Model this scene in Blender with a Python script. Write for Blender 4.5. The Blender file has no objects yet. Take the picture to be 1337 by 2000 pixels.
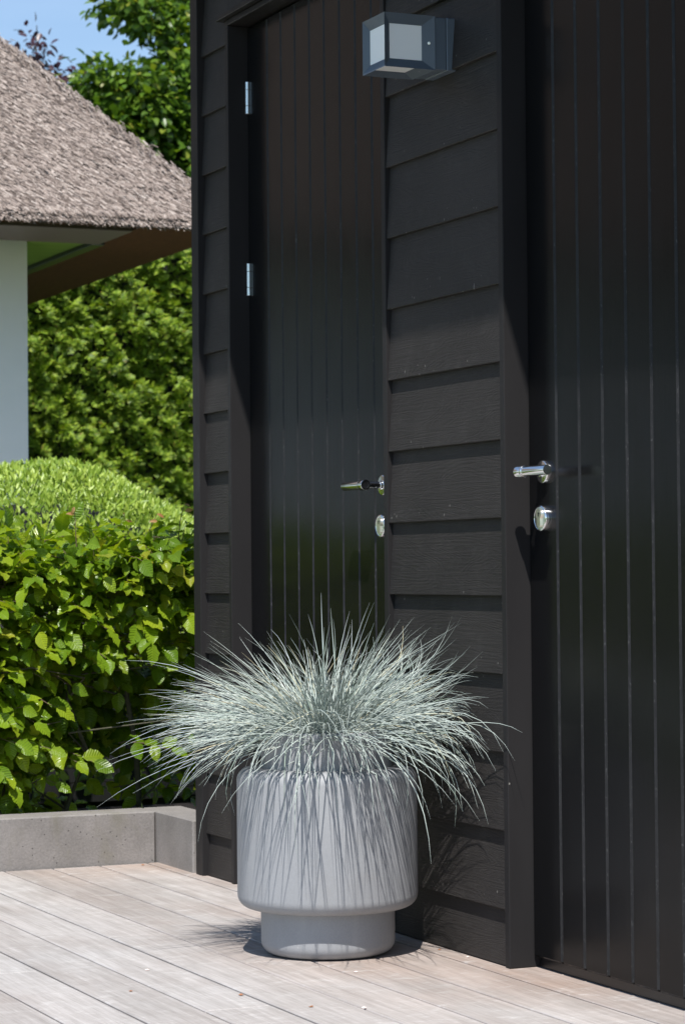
import bpy, math, random
import numpy as np
from mathutils import Matrix, Vector

R = math.radians
random.seed(7)
rng = np.random.default_rng(11)
scene = bpy.context.scene
col = scene.collection

# ------------------------------------------------------------------ camera
cam_data = bpy.data.cameras.new('camera')
cam = bpy.data.objects.new('camera', cam_data)
col.objects.link(cam)
FWD = Vector((0.40234146, 0.91519509, 0.023223))
RGT = Vector((0.9154886, -0.40225052, -0.00866876))
UPV = Vector((-0.00140786, -0.0247482, 0.99969273))
m = Matrix.Identity(4)
for i in range(3):
    m[i][0] = RGT[i]; m[i][1] = UPV[i]; m[i][2] = -FWD[i]
m[0][3], m[1][3], m[2][3] = -2.4756, 0.0, 0.8525
cam.matrix_world = m
cam_data.sensor_fit = 'VERTICAL'
cam_data.sensor_height = 36.0
cam_data.sensor_width = 24.0
cam_data.lens = 88.0
cam_data.clip_start = 0.05
cam_data.clip_end = 3000
cam_data.dof.use_dof = True
cam_data.dof.focus_distance = 5.6
cam_data.dof.aperture_fstop = 11.0
scene.camera = cam

# ------------------------------------------------------------------ sky and sun
SUN_EL, SUN_AZ = R(58.5), R(209.3)          # azimuth clockwise from +Y
world = bpy.data.worlds.new('World')
scene.world = world
world.use_nodes = True
wt = world.node_tree
wt.nodes.clear()
w_out = wt.nodes.new('ShaderNodeOutputWorld')
w_bg = wt.nodes.new('ShaderNodeBackground')
w_sky = wt.nodes.new('ShaderNodeTexSky')
w_sky.sky_type = 'NISHITA'
w_sky.sun_disc = False
w_sky.sun_elevation = SUN_EL
w_sky.sun_rotation = SUN_AZ
w_sky.air_density = 1.0
w_sky.dust_density = 0.1
w_sky.ozone_density = 2.6
w_bg.inputs['Strength'].default_value = 0.12
# thin even cirrus over the whole sky
w_tc = wt.nodes.new('ShaderNodeTexCoord')
w_map = wt.nodes.new('ShaderNodeMapping')
w_map.inputs['Scale'].default_value = (1.6, 1.6, 9.0)
w_noise = wt.nodes.new('ShaderNodeTexNoise')
w_noise.inputs['Scale'].default_value = 2.2
w_noise.inputs['Detail'].default_value = 6.0
w_ramp = wt.nodes.new('ShaderNodeValToRGB')
w_ramp.color_ramp.elements[0].position = 0.42
w_ramp.color_ramp.elements[0].color = (0, 0, 0, 1)
w_ramp.color_ramp.elements[1].position = 0.85
w_ramp.color_ramp.elements[1].color = (0.30, 0.30, 0.30, 1)
w_mix = wt.nodes.new('ShaderNodeMixRGB')
w_mix.inputs['Color2'].default_value = (6.2, 7.6, 9.6, 1)
wt.links.new(w_tc.outputs['Generated'], w_map.inputs['Vector'])
wt.links.new(w_map.outputs['Vector'], w_noise.inputs['Vector'])
wt.links.new(w_noise.outputs['Fac'], w_ramp.inputs['Fac'])
wt.links.new(w_ramp.outputs['Color'], w_mix.inputs['Fac'])
wt.links.new(w_sky.outputs['Color'], w_mix.inputs['Color1'])
wt.links.new(w_mix.outputs['Color'], w_bg.inputs['Color'])
wt.links.new(w_bg.outputs['Background'], w_out.inputs['Surface'])

sun_data = bpy.data.lights.new('sun', 'SUN')
sun_data.energy = 5.0
sun_data.angle = R(0.53)
sun_data.color = (1.0, 0.965, 0.915)
sun = bpy.data.objects.new('sun', sun_data)
col.objects.link(sun)
to_sun = Vector((math.sin(SUN_AZ) * math.cos(SUN_EL), math.cos(SUN_AZ) * math.cos(SUN_EL), math.sin(SUN_EL)))
sun.rotation_euler = to_sun.to_track_quat('Z', 'Y').to_euler()
sun.location = to_sun * 30

scene.view_settings.view_transform = 'Standard'
scene.view_settings.look = 'None'
scene.view_settings.exposure = 0.33
scene.view_settings.gamma = 1.0
scene.view_settings.use_curve_mapping = False
scene.render.engine = 'CYCLES'
scene.cycles.use_denoising = True
scene.cycles.max_bounces = 8
scene.cycles.transparent_max_bounces = 8
scene.cycles.sample_clamp_indirect = 6.0


# ------------------------------------------------------------------ helpers
def tag(o, label=None, cat=None, group=None, kind=None):
    if label: o['label'] = label
    if cat: o['category'] = cat
    if group: o['group'] = group
    if kind: o['kind'] = kind
    return o


def empty(name, loc=(0, 0, 0)):
    o = bpy.data.objects.new(name, None)
    o.location = loc
    o.empty_display_size = 0.1
    col.objects.link(o)
    return o


def link(name, me, parent=None):
    o = bpy.data.objects.new(name, me)
    col.objects.link(o)
    if parent is not None:
        o.parent = parent
        # parents are never rotated or scaled: keep world coordinates
        o.matrix_parent_inverse = Matrix.Translation(-world_loc(parent))
    return o


def world_loc(o):
    v = Vector((0, 0, 0))
    if o.parent is None:
        v = o.location.copy()
    else:
        v = world_loc(o.parent) + o.matrix_parent_inverse.translation + o.location
    return v


class MB:
    """collects shapes (world coordinates) into one mesh"""
    def __init__(s):
        s.v = []; s.f = []; s.mi = []

    def face(s, idx, mat=0):
        s.f.append(tuple(idx)); s.mi.append(mat)

    def box(s, x0, x1, y0, y1, z0, z1, b=0.0, mat=0):
        n = len(s.v)
        lo, hi = (x0, y0, z0), (x1, y1, z1)
        if b <= 0:
            for c in range(8):
                s.v.append(tuple(hi[a] if c >> a & 1 else lo[a] for a in range(3)))
            for q in ((0, 2, 3, 1), (4, 5, 7, 6), (0, 1, 5, 4), (2, 6, 7, 3), (0, 4, 6, 2), (1, 3, 7, 5)):
                s.face([n + i for i in q], mat)
            return
        # chamfered: corner c, axis a -> vertex lying on the face of axis a
        for c in range(8):
            for a in range(3):
                p = []
                for k in range(3):
                    e = hi[k] if c >> k & 1 else lo[k]
                    if k != a:
                        e += -b if c >> k & 1 else b
                    p.append(e)
                s.v.append(tuple(p))
        def id(c, a): return n + c * 3 + a
        for a in range(3):
            k1, k2 = (a + 1) % 3, (a + 2) % 3
            for sd in (0, 1):
                cs = [sd << a, sd << a | 1 << k1, sd << a | 1 << k1 | 1 << k2, sd << a | 1 << k2]
                q = [id(c, a) for c in cs]
                s.face(q if sd else q[::-1], mat)
        for a in range(3):          # edges parallel to axis a
            k1, k2 = (a + 1) % 3, (a + 2) % 3
            for s1 in (0, 1):
                for s2 in (0, 1):
                    c0 = s1 << k1 | s2 << k2; c1 = c0 | 1 << a
                    q = [id(c0, k1), id(c1, k1), id(c1, k2), id(c0, k2)]
                    s.face(q if s1 ^ s2 else q[::-1], mat)
        for c in range(8):
            q = [id(c, 0), id(c, 1), id(c, 2)]
            s.face(q if bin(c).count('1') % 2 else q[::-1], mat)

    def tube(s, pts, rad, n=8, mat=0, cap=True):
        pts = [Vector(p) for p in pts]
        if not hasattr(rad, '__len__'): rad = [rad] * len(pts)
        rings = []
        up = Vector((0, 0, 1))
        for i, p in enumerate(pts):
            d = (pts[min(i + 1, len(pts) - 1)] - pts[max(i - 1, 0)])
            d.normalize()
            a = d.cross(up)
            if a.length < 0.05: a = d.cross(Vector((1, 0, 0)))
            a.normalize(); b = a.cross(d)
            base = len(s.v)
            for k in range(n):
                t = 2 * math.pi * k / n
                q = p + (a * math.cos(t) + b * math.sin(t)) * rad[i]
                s.v.append(tuple(q))
            rings.append(base)
        for i in range(len(rings) - 1):
            for k in range(n):
                k2 = (k + 1) % n
                s.face((rings[i] + k, rings[i + 1] + k, rings[i + 1] + k2, rings[i] + k2), mat)
        if cap:
            s.face([rings[0] + k for k in range(n)], mat)
            s.face([rings[-1] + k for k in range(n)][::-1], mat)

    def lathe(s, prof, org, axis, n=32, mat=0, mats=None):
        """prof: (radius, height along axis)"""
        axis = Vector(axis).normalized(); org = Vector(org)
        a = axis.cross(Vector((0, 0, 1)))
        if a.length < 0.05: a = Vector((1, 0, 0))
        a.normalize(); b = axis.cross(a)
        rings = []
        for r, h in prof:
            base = len(s.v)
            if r < 1e-6:
                s.v.append(tuple(org + axis * h)); rings.append((base, 1))
            else:
                for k in range(n):
                    t = 2 * math.pi * k / n
                    s.v.append(tuple(org + axis * h + (a * math.cos(t) + b * math.sin(t)) * r))
                rings.append((base, n))
        for i in range(len(rings) - 1):
            (p0, n0), (p1, n1) = rings[i], rings[i + 1]
            mt = mats[i] if mats else mat
            for k in range(n):
                k2 = (k + 1) % n
                if n0 == 1: s.face((p0, p1 + k2, p1 + k), mt)
                elif n1 == 1: s.face((p0 + k, p0 + k2, p1), mt)
                else: s.face((p0 + k, p0 + k2, p1 + k2, p1 + k), mt)

    def prism(s, poly, y0, y1, mat=0):
        """poly in (x, z), extruded along y"""
        n = len(s.v); k = len(poly)
        for x, z in poly: s.v.append((x, y0, z))
        for x, z in poly: s.v.append((x, y1, z))
        s.face(range(n, n + k), mat)
        s.face(list(range(n + k, n + 2 * k))[::-1], mat)
        for i in range(k):
            j = (i + 1) % k
            s.face((n + i, n + k + i, n + k + j, n + j), mat)

    def mesh(s, name, mats, smooth=True, angle=35, fix=True):
        me = bpy.data.meshes.new(name)
        me.from_pydata(s.v, [], s.f)
        for mt in (mats if isinstance(mats, (list, tuple)) else [mats]):
            me.materials.append(mt)
        me.polygons.foreach_set('material_index', s.mi)
        me.update()
        if fix:
            import bmesh
            bm = bmesh.new(); bm.from_mesh(me)
            bmesh.ops.recalc_face_normals(bm, faces=bm.faces)
            bm.to_mesh(me); bm.free()
        if smooth:
            me.polygons.foreach_set('use_smooth', [True] * len(me.polygons))
            me.set_sharp_from_angle(angle=R(angle))
        me.update()
        return me

    def build(s, name, mats, parent=None, **kw):
        return link(name, s.mesh(name, mats, **kw), parent)


def mass(name, tv, tf, mats3, pos, mat, parent=None, uv=None, smooth=True):
    """one mesh from N copies of a triangle template; mats3 (N,3,3) columns = local axes"""
    tv = np.asarray(tv, float); tf = np.asarray(tf, int)
    N, V, F = len(pos), len(tv), len(tf)
    P = np.einsum('nij,vj->nvi', mats3, tv) + pos[:, None, :]
    I = (tf[None] + (np.arange(N) * V)[:, None, None]).reshape(-1)
    me = bpy.data.meshes.new(name)
    me.vertices.add(N * V)
    me.vertices.foreach_set('co', P.reshape(-1).astype(np.float32))
    me.loops.add(N * F * 3)
    me.loops.foreach_set('vertex_index', I.astype(np.int32))
    me.polygons.add(N * F)
    me.polygons.foreach_set('loop_start', np.arange(0, N * F * 3, 3, dtype=np.int32))
    if uv is not None:
        l = me.uv_layers.new(name='leaf')
        u = np.tile(np.asarray(uv)[tf].reshape(-1, 2), (N, 1))
        l.data.foreach_set('uv', u.reshape(-1).astype(np.float32))
    me.materials.append(mat)
    me.update(calc_edges=True)
    if smooth:
        me.polygons.foreach_set('use_smooth', np.ones(N * F, dtype=bool))
    me.validate()
    return link(name, me, parent)


def frames(tip, nrm):
    """orthonormal frames: Y = tip, Z close to nrm"""
    y = tip / np.linalg.norm(tip, axis=1, keepdims=True)
    x = np.cross(y, nrm)
    l = np.linalg.norm(x, axis=1, keepdims=True)
    bad = l[:, 0] < 1e-4
    x[bad] = np.cross(y[bad], np.array([0.3, 0.5, 0.8]))
    x /= np.linalg.norm(x, axis=1, keepdims=True)
    z = np.cross(x, y)
    return np.stack([x, y, z], axis=2)


def vnoise(p, seed=0):
    """cheap smooth value made of a few sines, about -1..1"""
    r = np.random.default_rng(seed)
    p = np.asarray(p, float)
    s = np.zeros(p.shape[:-1])
    for k in range(7):
        d = r.normal(size=p.shape[-1]); d /= np.linalg.norm(d)
        s += np.sin((p @ d) * r.uniform(0.7, 1.8) * 2 + r.uniform(0, 6.28))
    return s / 3.2


# ------------------------------------------------------------------ materials
def nodes(name):
    mt = bpy.data.materials.new(name)
    mt.use_nodes = True
    nt = mt.node_tree
    return mt, nt, nt.nodes['Principled BSDF']


def N(nt, typ, **kw):
    n = nt.nodes.new(typ)
    for k, v in kw.items():
        if k in n.inputs.keys() if isinstance(k, str) else False:
            n.inputs[k].default_value = v
        else:
            setattr(n, k, v)
    return n


def L(nt, a, b): nt.links.new(a, b)


def math_n(nt, op, a, b=None, c=None):
    n = nt.nodes.new('ShaderNodeMath'); n.operation = op
    for i, v in enumerate((a, b, c)):
        if v is None: continue
        if isinstance(v, (int, float)): n.inputs[i].default_value = v
        else: L(nt, v, n.inputs[i])
    return n.outputs[0]


def ramp(nt, fac, stops):
    n = nt.nodes.new('ShaderNodeValToRGB')
    cr = n.color_ramp
    while len(cr.elements) < len(stops): cr.elements.new(0.5)
    for e, (p, c) in zip(cr.elements, stops):
        e.position = p; e.color = (*c, 1) if len(c) == 3 else c
    L(nt, fac, n.inputs['Fac'])
    return n.outputs['Color']


def mixc(nt, fac, a, b, typ='MIX'):
    n = nt.nodes.new('ShaderNodeMixRGB'); n.blend_type = typ
    for s, v in (('Fac', fac), ('Color1', a), ('Color2', b)):
        if isinstance(v, (int, float)): n.inputs[s].default_value = v
        elif isinstance(v, tuple): n.inputs[s].default_value = (*v, 1) if len(v) == 3 else v
        else: L(nt, v, n.inputs[s])
    return n.outputs['Color']


def coords(nt, scale=(1, 1, 1), offset=None):
    g = nt.nodes.new('ShaderNodeNewGeometry')
    mp = nt.nodes.new('ShaderNodeMapping')
    mp.inputs['Scale'].default_value = scale
    L(nt, g.outputs['Position'], mp.inputs['Vector'])
    out = mp.outputs['Vector']
    if offset is not None:
        oi = nt.nodes.new('ShaderNodeObjectInfo')
        k = math_n(nt, 'MULTIPLY', oi.outputs['Random'], 91.0)
        cmb = nt.nodes.new('ShaderNodeCombineXYZ')
        L(nt, k, cmb.inputs[offset])
        add = nt.nodes.new('ShaderNodeVectorMath'); add.operation = 'ADD'
        L(nt, out, add.inputs[0]); L(nt, cmb.outputs[0], add.inputs[1])
        out = add.outputs[0]
    return out


def noise(nt, vec, scale, detail=4, rough=0.55, dist=0.0):
    n = nt.nodes.new('ShaderNodeTexNoise')
    n.inputs['Scale'].default_value = scale
    n.inputs['Detail'].default_value = detail
    n.inputs['Roughness'].default_value = rough
    n.inputs['Distortion'].default_value = dist
    L(nt, vec, n.inputs['Vector'])
    return n.outputs['Fac']


def specks(nt, vec, scale, size, share):
    v = nt.nodes.new('ShaderNodeTexVoronoi')
    v.inputs['Scale'].default_value = scale
    L(nt, vec, v.inputs['Vector'])
    sep = nt.nodes.new('ShaderNodeSeparateColor')
    L(nt, v.outputs['Color'], sep.inputs[0])
    sz = math_n(nt, 'MULTIPLY', sep.outputs[1], size)
    a = math_n(nt, 'LESS_THAN', v.outputs['Distance'], sz)
    b = math_n(nt, 'LESS_THAN', sep.outputs[0], share)
    return math_n(nt, 'MULTIPLY', a, b)


def bump(nt, h, strength, dist, bsdf, chain=None):
    b = nt.nodes.new('ShaderNodeBump')
    b.inputs['Strength'].default_value = strength
    b.inputs['Distance'].default_value = dist
    L(nt, h, b.inputs['Height'])
    if chain is not None: L(nt, chain, b.inputs['Normal'])
    L(nt, b.outputs['Normal'], bsdf.inputs['Normal'])
    return b.outputs['Normal']


def plain(name, c, rough=0.5, metal=0.0, spec=0.5):
    mt, nt, b = nodes(name)
    b.inputs['Base Color'].default_value = (*c, 1)
    b.inputs['Roughness'].default_value = rough
    b.inputs['Metallic'].default_value = metal
    b.inputs['Specular IOR Level'].default_value = spec
    return mt


def mat_weatherboard():
    mt, nt, b = nodes('black_stained_board')
    v = coords(nt, (1.0, 2.2, 13.0), 'X')
    n1 = noise(nt, v, 0.9, 2, 0.5, 0.4)
    bands = math_n(nt, 'SINE', math_n(nt, 'MULTIPLY', n1, 210.0))
    fine = noise(nt, coords(nt, (30, 6.0, 240.0), 'X'), 1.0, 3, 0.6)
    grit = noise(nt, coords(nt), 420.0, 2, 0.7)
    h = math_n(nt, 'ADD', math_n(nt, 'MULTIPLY', bands, 0.10), math_n(nt, 'ADD', math_n(nt, 'MULTIPLY', fine, 1.1), math_n(nt, 'MULTIPLY', grit, 0.7)))
    sp = math_n(nt, 'MAXIMUM', specks(nt, coords(nt, (1, 1, 0.6)), 75.0, 0.16, 0.13),
                specks(nt, coords(nt, (1, 1.0, 0.22)), 22.0, 0.06, 0.14))
    big = noise(nt, coords(nt, (1, 1, 1)), 3.2, 4)
    dust = ramp(nt, noise(nt, coords(nt, (1, 2, 2)), 9.0, 6, 0.7), [(0.52, (0, 0, 0)), (0.8, (1, 1, 1))])
    c = ramp(nt, big, [(0.3, (0.0270, 0.0250, 0.0244)), (0.7, (0.0405, 0.0370, 0.0355))])
    c = mixc(nt, math_n(nt, 'MULTIPLY', dust, 0.16), c, (0.12, 0.115, 0.11))
    c = mixc(nt, math_n(nt, 'MULTIPLY', sp, 0.6), c, (0.26, 0.25, 0.23))
    L(nt, c, b.inputs['Base Color'])
    b.inputs['Roughness'].default_value = 0.50
    b.inputs['Specular IOR Level'].default_value = 0.12
    bump(nt, h, 0.95, 0.0012, b)
    return mt


def mat_paint(name, base, rough, spec=0.5):
    mt, nt, b = nodes(name)
    b.inputs['Specular IOR Level'].default_value = spec
    big = noise(nt, coords(nt, (1, 1, 0.3)), 5.0, 5)
    c = ramp(nt, big, [(0.3, base), (0.75, tuple(x * 1.35 for x in base))])
    sp = math_n(nt, 'MAXIMUM', specks(nt, coords(nt, (1, 1, 0.7)), 42.0, 0.10, 0.085),
                specks(nt, coords(nt, (1, 1, 0.35)), 15.0, 0.045, 0.2))
    c = mixc(nt, math_n(nt, 'MULTIPLY', sp, 0.7), c, (0.30, 0.29, 0.26))
    L(nt, c, b.inputs['Base Color'])
    rr = ramp(nt, noise(nt, coords(nt, (1, 1, 0.5)), 14.0, 4), [(0.3, (rough * 0.85,) * 3), (0.7, (rough * 1.25,) * 3)])
    L(nt, rr, b.inputs['Roughness'])
    h = noise(nt, coords(nt, (1, 90.0, 3.0), 'X'), 1.0, 3)
    h2 = noise(nt, coords(nt), 60.0, 2)
    bump(nt, math_n(nt, 'ADD', h, math_n(nt, 'MULTIPLY', h2, 0.5)), 0.10, 0.0012, b)
    return mt


def mat_deck():
    mt, nt, b = nodes('weathered_decking')
    oi = nt.nodes.new('ShaderNodeObjectInfo')
    # grain along the board (world y), brushed weathering marks across it
    grain = noise(nt, coords(nt, (60, 2.2, 30), 'Z'), 1.0, 5, 0.6)
    cross = noise(nt, coords(nt, (13.0, 38.0, 20), 'Z'), 1.0, 6, 0.68, 0.8)
    patch = noise(nt, coords(nt, (2.5, 1.6, 1), 'Z'), 1.5, 5, 0.6)
    warm = noise(nt, coords(nt, (1, 0.8, 1)), 1.7, 3)
    g = nt.nodes.new('ShaderNodeNewGeometry')
    sx = nt.nodes.new('ShaderNodeSeparateXYZ'); L(nt, g.outputs['Position'], sx.inputs[0])
    near = nt.nodes.new('ShaderNodeMapRange')
    near.inputs['From Min'].default_value = -0.62; near.inputs['From Max'].default_value = -0.02
    L(nt, sx.outputs['X'], near.inputs['Value'])
    wf = math_n(nt, 'MULTIPLY', math_n(nt, 'MULTIPLY_ADD', near.outputs[0], 0.70, 0.22), ramp(nt, warm, [(0.32, (0.25,) * 3), (0.68, (1, 1, 1))]))
    grey = ramp(nt, oi.outputs['Random'], [(0.0, (0.375, 0.355, 0.342)), (0.5, (0.465, 0.45, 0.44)), (1.0, (0.55, 0.535, 0.525))])
    brown = (0.37, 0.265, 0.21)
    c = mixc(nt, wf, grey, brown)
    c = mixc(nt, ramp(nt, cross, [(0.54, (0, 0, 0)), (0.74, (0.70, 0.70, 0.70))]), c, (0.66, 0.645, 0.63))
    c = mixc(nt, ramp(nt, patch, [(0.30, (0.60,) * 3), (0.52, (0, 0, 0))]), c, (0.33, 0.285, 0.26))
    c = mixc(nt, 0.55, c, ramp(nt, grain, [(0.25, (0.50, 0.48, 0.46)), (0.68, (1.05, 1.05, 1.05))]), 'MULTIPLY')
    fib = noise(nt, coords(nt, (260, 9, 60), 'Z'), 1.0, 3, 0.6)
    c = mixc(nt, 0.40, c, ramp(nt, fib, [(0.30, (0.55, 0.53, 0.51)), (0.55, (1.0, 1.0, 1.0))]), 'MULTIPLY')
    blot = noise(nt, coords(nt, (7, 4, 1), 'Z'), 1.0, 6, 0.7)
    c = mixc(nt, ramp(nt, blot, [(0.52, (0, 0, 0)), (0.72, (0.5, 0.5, 0.5))]), c, (0.29, 0.265, 0.245))
    sp = specks(nt, coords(nt, (1, 0.6, 1)), 26.0, 0.07, 0.12)
    c = mixc(nt, math_n(nt, 'MULTIPLY', sp, 0.5), c, (0.16, 0.09, 0.06))
    L(nt, c, b.inputs['Base Color'])
    b.inputs['Roughness'].default_value = 0.72
    b.inputs['Specular IOR Level'].default_value = 0.3
    h = math_n(nt, 'ADD', grain, math_n(nt, 'MULTIPLY', cross, 0.5))
    bump(nt, math_n(nt, 'ADD', h, fib), 0.45, 0.0015, b)
    return mt


def mat_concrete(name, c0, c1, pit=0.3, scale=1.0, rough=0.85, bstr=0.35):
    mt, nt, b = nodes(name)
    a = noise(nt, coords(nt), 5.0 * scale, 6, 0.65)
    f = noise(nt, coords(nt), 150.0 * scale, 3, 0.7)
    c = ramp(nt, a, [(0.3, c0), (0.7, c1)])
    c = mixc(nt, 0.5, c, ramp(nt, f, [(0.3, (0.62,) * 3), (0.7, (1.15,) * 3)]), 'MULTIPLY')
    sp = specks(nt, coords(nt), 110.0 * scale, 0.28, 0.16)
    c = mixc(nt, math_n(nt, 'MULTIPLY', sp, pit), c, tuple(x * 0.3 for x in c0))
    st = noise(nt, coords(nt, (1, 1, 0.45)), 9.0 * scale, 5, 0.7)
    c = mixc(nt, ramp(nt, st, [(0.55, (0, 0, 0)), (0.72, (0.45, 0.45, 0.45))]), c, (c0[0] * 0.80, c0[1] * 0.80, c0[2] * 0.62))
    L(nt, c, b.inputs['Base Color'])
    b.inputs['Roughness'].default_value = rough
    b.inputs['Specular IOR Level'].default_value = 0.3
    bump(nt, math_n(nt, 'SUBTRACT', f, sp), bstr, 0.0015, b)
    return mt


def mat_planter():
    mt, nt, b = nodes('grey_fibre_cement')
    a = noise(nt, coords(nt, (1, 1, 0.7)), 7.0, 6, 0.6)
    f = noise(nt, coords(nt), 260.0, 2, 0.6)
    c = ramp(nt, a, [(0.3, (0.275, 0.283, 0.296)), (0.7, (0.322, 0.331, 0.345))])
    c = mixc(nt, 0.16, c, ramp(nt, f, [(0.3, (0.6,) * 3), (0.7, (1.2,) * 3)]), 'MULTIPLY')
    run = noise(nt, coords(nt, (26, 26, 1.6)), 1.0, 4, 0.6)
    c = mixc(nt, ramp(nt, run, [(0.52, (0, 0, 0)), (0.74, (0.30, 0.30, 0.30))]), c, (0.385, 0.39, 0.395))
    cloud = noise(nt, coords(nt), 14.0, 5, 0.7)
    c = mixc(nt, ramp(nt, cloud, [(0.30, (0.28, 0.28, 0.28)), (0.48, (0, 0, 0))]), c, (0.27, 0.265, 0.26))
    sp = specks(nt, coords(nt), 60.0, 0.10, 0.08)
    c = mixc(nt, math_n(nt, 'MULTIPLY', sp, 0.5), c, (0.6, 0.6, 0.58))
    L(nt, c, b.inputs['Base Color'])
    b.inputs['Roughness'].default_value = 0.62
    b.inputs['Specular IOR Level'].default_value = 0.35
    bump(nt, f, 0.10, 0.0008, b)
    return mt


def mat_leaf(name, stops, trans=0.35, rough=0.38, veins=False, spec=0.5, tcol=(1.25, 1.2, 0.5)):
    mt, nt, b = nodes(name)
    g = nt.nodes.new('ShaderNodeNewGeometry')
    oi = nt.nodes.new('ShaderNodeObjectInfo')
    r = math_n(nt, 'FRACT', math_n(nt, 'ADD', g.outputs['Random Per Island'], oi.outputs['Random']))
    c = ramp(nt, r, stops)
    clump = noise(nt, coords(nt), 3.5, 2)
    c = mixc(nt, 0.45, c, ramp(nt, clump, [(0.3, (0.72, 0.78, 0.7)), (0.7, (1.2, 1.15, 1.1))]), 'MULTIPLY')
    if veins:
        uv = nt.nodes.new('ShaderNodeUVMap')
        s = nt.nodes.new('ShaderNodeSeparateXYZ'); L(nt, uv.outputs['UV'], s.inputs[0])
        av = math_n(nt, 'ABSOLUTE', math_n(nt, 'SUBTRACT', s.outputs['X'], 0.5))
        ph = math_n(nt, 'SUBTRACT', s.outputs['Y'], math_n(nt, 'MULTIPLY', av, 0.62))
        w = math_n(nt, 'SINE', math_n(nt, 'MULTIPLY', ph, 52.0))
        vein = ramp(nt, w, [(0.0, (0, 0, 0)), (0.78, (0, 0, 0)), (1.0, (1, 1, 1))])
        mid = math_n(nt, 'LESS_THAN', av, 0.022)
        vv = math_n(nt, 'MAXIMUM', vein, mid)
        c = mixc(nt, math_n(nt, 'MULTIPLY', vv, 0.30), c, mixc(nt, 1.0, c, (1.7, 1.5, 1.6), 'MULTIPLY'))
        bump(nt, w, 0.45, 0.002, b)
    L(nt, c, b.inputs['Base Color'])
    b.inputs['Roughness'].default_value = rough
    b.inputs['Specular IOR Level'].default_value = spec
    t = nt.nodes.new('ShaderNodeBsdfTranslucent')
    tc = mixc(nt, 1.0, c, tcol, 'MULTIPLY')
    L(nt, tc, t.inputs['Color'])
    mx = nt.nodes.new('ShaderNodeMixShader')
    mx.inputs['Fac'].default_value = trans
    L(nt, b.outputs[0], mx.inputs[1]); L(nt, t.outputs[0], mx.inputs[2])
    L(nt, mx.outputs[0], nt.nodes['Material Output'].inputs['Surface'])
    return mt


def mat_random(name, stops, rough=0.8, spec=0.3):
    mt, nt, b = nodes(name)
    g = nt.nodes.new('ShaderNodeNewGeometry')
    c = ramp(nt, g.outputs['Random Per Island'], stops)
    L(nt, c, b.inputs['Base Color'])
    b.inputs['Roughness'].default_value = rough
    b.inputs['Specular IOR Level'].default_value = spec
    return mt


def mat_noise(name, c0, c1, scale, rough=0.9, bs=0.3, bd=0.01, stretch=(1, 1, 1), spec=0.3):
    mt, nt, b = nodes(name)
    n = noise(nt, coords(nt, stretch), scale, 6, 0.65)
    L(nt, ramp(nt, n, [(0.3, c0), (0.7, c1)]), b.inputs['Base Color'])
    b.inputs['Roughness'].default_value = rough
    b.inputs['Specular IOR Level'].default_value = spec
    bump(nt, n, bs, bd, b)
    return mt


M = {}
M['board'] = mat_weatherboard()
M['trim'] = mat_paint('black_trim_paint', (0.0210, 0.0200, 0.0205), 0.42, 0.08)
M['door'] = mat_paint('black_door_paint', (0.0062, 0.0062, 0.0066), 0.19, 0.14)
M['deck'] = mat_deck()
def mat_groove():
    mt, nt, b = nodes('dusty_groove_paint')
    n1 = noise(nt, coords(nt, (60, 60, 18)), 1.0, 5, 0.7)
    n2 = noise(nt, coords(nt, (300, 300, 120)), 1.0, 3, 0.7)
    c = ramp(nt, n1, [(0.35, (0.009, 0.009, 0.010)), (0.65, (0.020, 0.020, 0.0215))])
    c = mixc(nt, ramp(nt, n2, [(0.60, (0, 0, 0)), (0.72, (0.5, 0.5, 0.5))]), c, (0.16, 0.16, 0.16))
    L(nt, c, b.inputs['Base Color'])
    b.inputs['Roughness'].default_value = 0.5
    b.inputs['Specular IOR Level'].default_value = 0.3
    return mt
M['groove'] = mat_groove()
M['kerb'] = mat_concrete('grey_concrete', (0.200, 0.186, 0.175), (0.300, 0.278, 0.265), 0.7, 1.0, 0.85, 0.7)
M['planter'] = mat_planter()
M['chrome'] = plain('polished_chrome', (0.88, 0.89, 0.90), 0.16, 1.0)
M['satin'] = plain('satin_nickel', (0.84, 0.77, 0.64), 0.28, 1.0)
M['black'] = plain('black_plastic', (0.008, 0.008, 0.009), 0.35)
M['zinc'] = plain('zinc_plated_steel', (0.72, 0.78, 0.80), 0.30, 0.85)
M['lampmetal'] = mat_paint('anthracite_powder_coat', (0.078, 0.100, 0.126), 0.45)
M['frost'] = mat_noise('frosted_glass', (0.93, 0.95, 0.95), (0.95, 0.97, 0.97), 6.0, 0.35, 0.02, 0.001)
_nt = M['frost'].node_tree
_t = _nt.nodes.new('ShaderNodeBsdfTranslucent'); _t.inputs['Color'].default_value = (0.93, 0.97, 0.98, 1)
_m = _nt.nodes.new('ShaderNodeMixShader'); _m.inputs['Fac'].default_value = 0.04
L(_nt, _nt.nodes['Principled BSDF'].outputs[0], _m.inputs[1]); L(_nt, _t.outputs[0], _m.inputs[2])
L(_nt, _m.outputs[0], _nt.nodes['Material Output'].inputs['Surface'])
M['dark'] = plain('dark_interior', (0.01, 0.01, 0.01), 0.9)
M['soil'] = mat_noise('dark_soil', (0.008, 0.006, 0.005), (0.018, 0.013, 0.010), 28.0, 0.95, 0.8, 0.02)
M['bounce'] = mat_concrete('pale_bounce_slab', (0.56, 0.56, 0.55), (0.64, 0.64, 0.63), 0.3)  # pale surface of the added slab that brightens the house wall
M['lawn'] = mat_noise('mown_lawn', (0.035, 0.075, 0.015), (0.075, 0.13, 0.03), 9.0, 0.9, 0.5, 0.03)
M['thatch'] = mat_noise('thatch_bed', (0.085, 0.065, 0.052), (0.18, 0.142, 0.118), 30.0, 0.95, 0.8, 0.02, (1, 1, 0.4))
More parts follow.
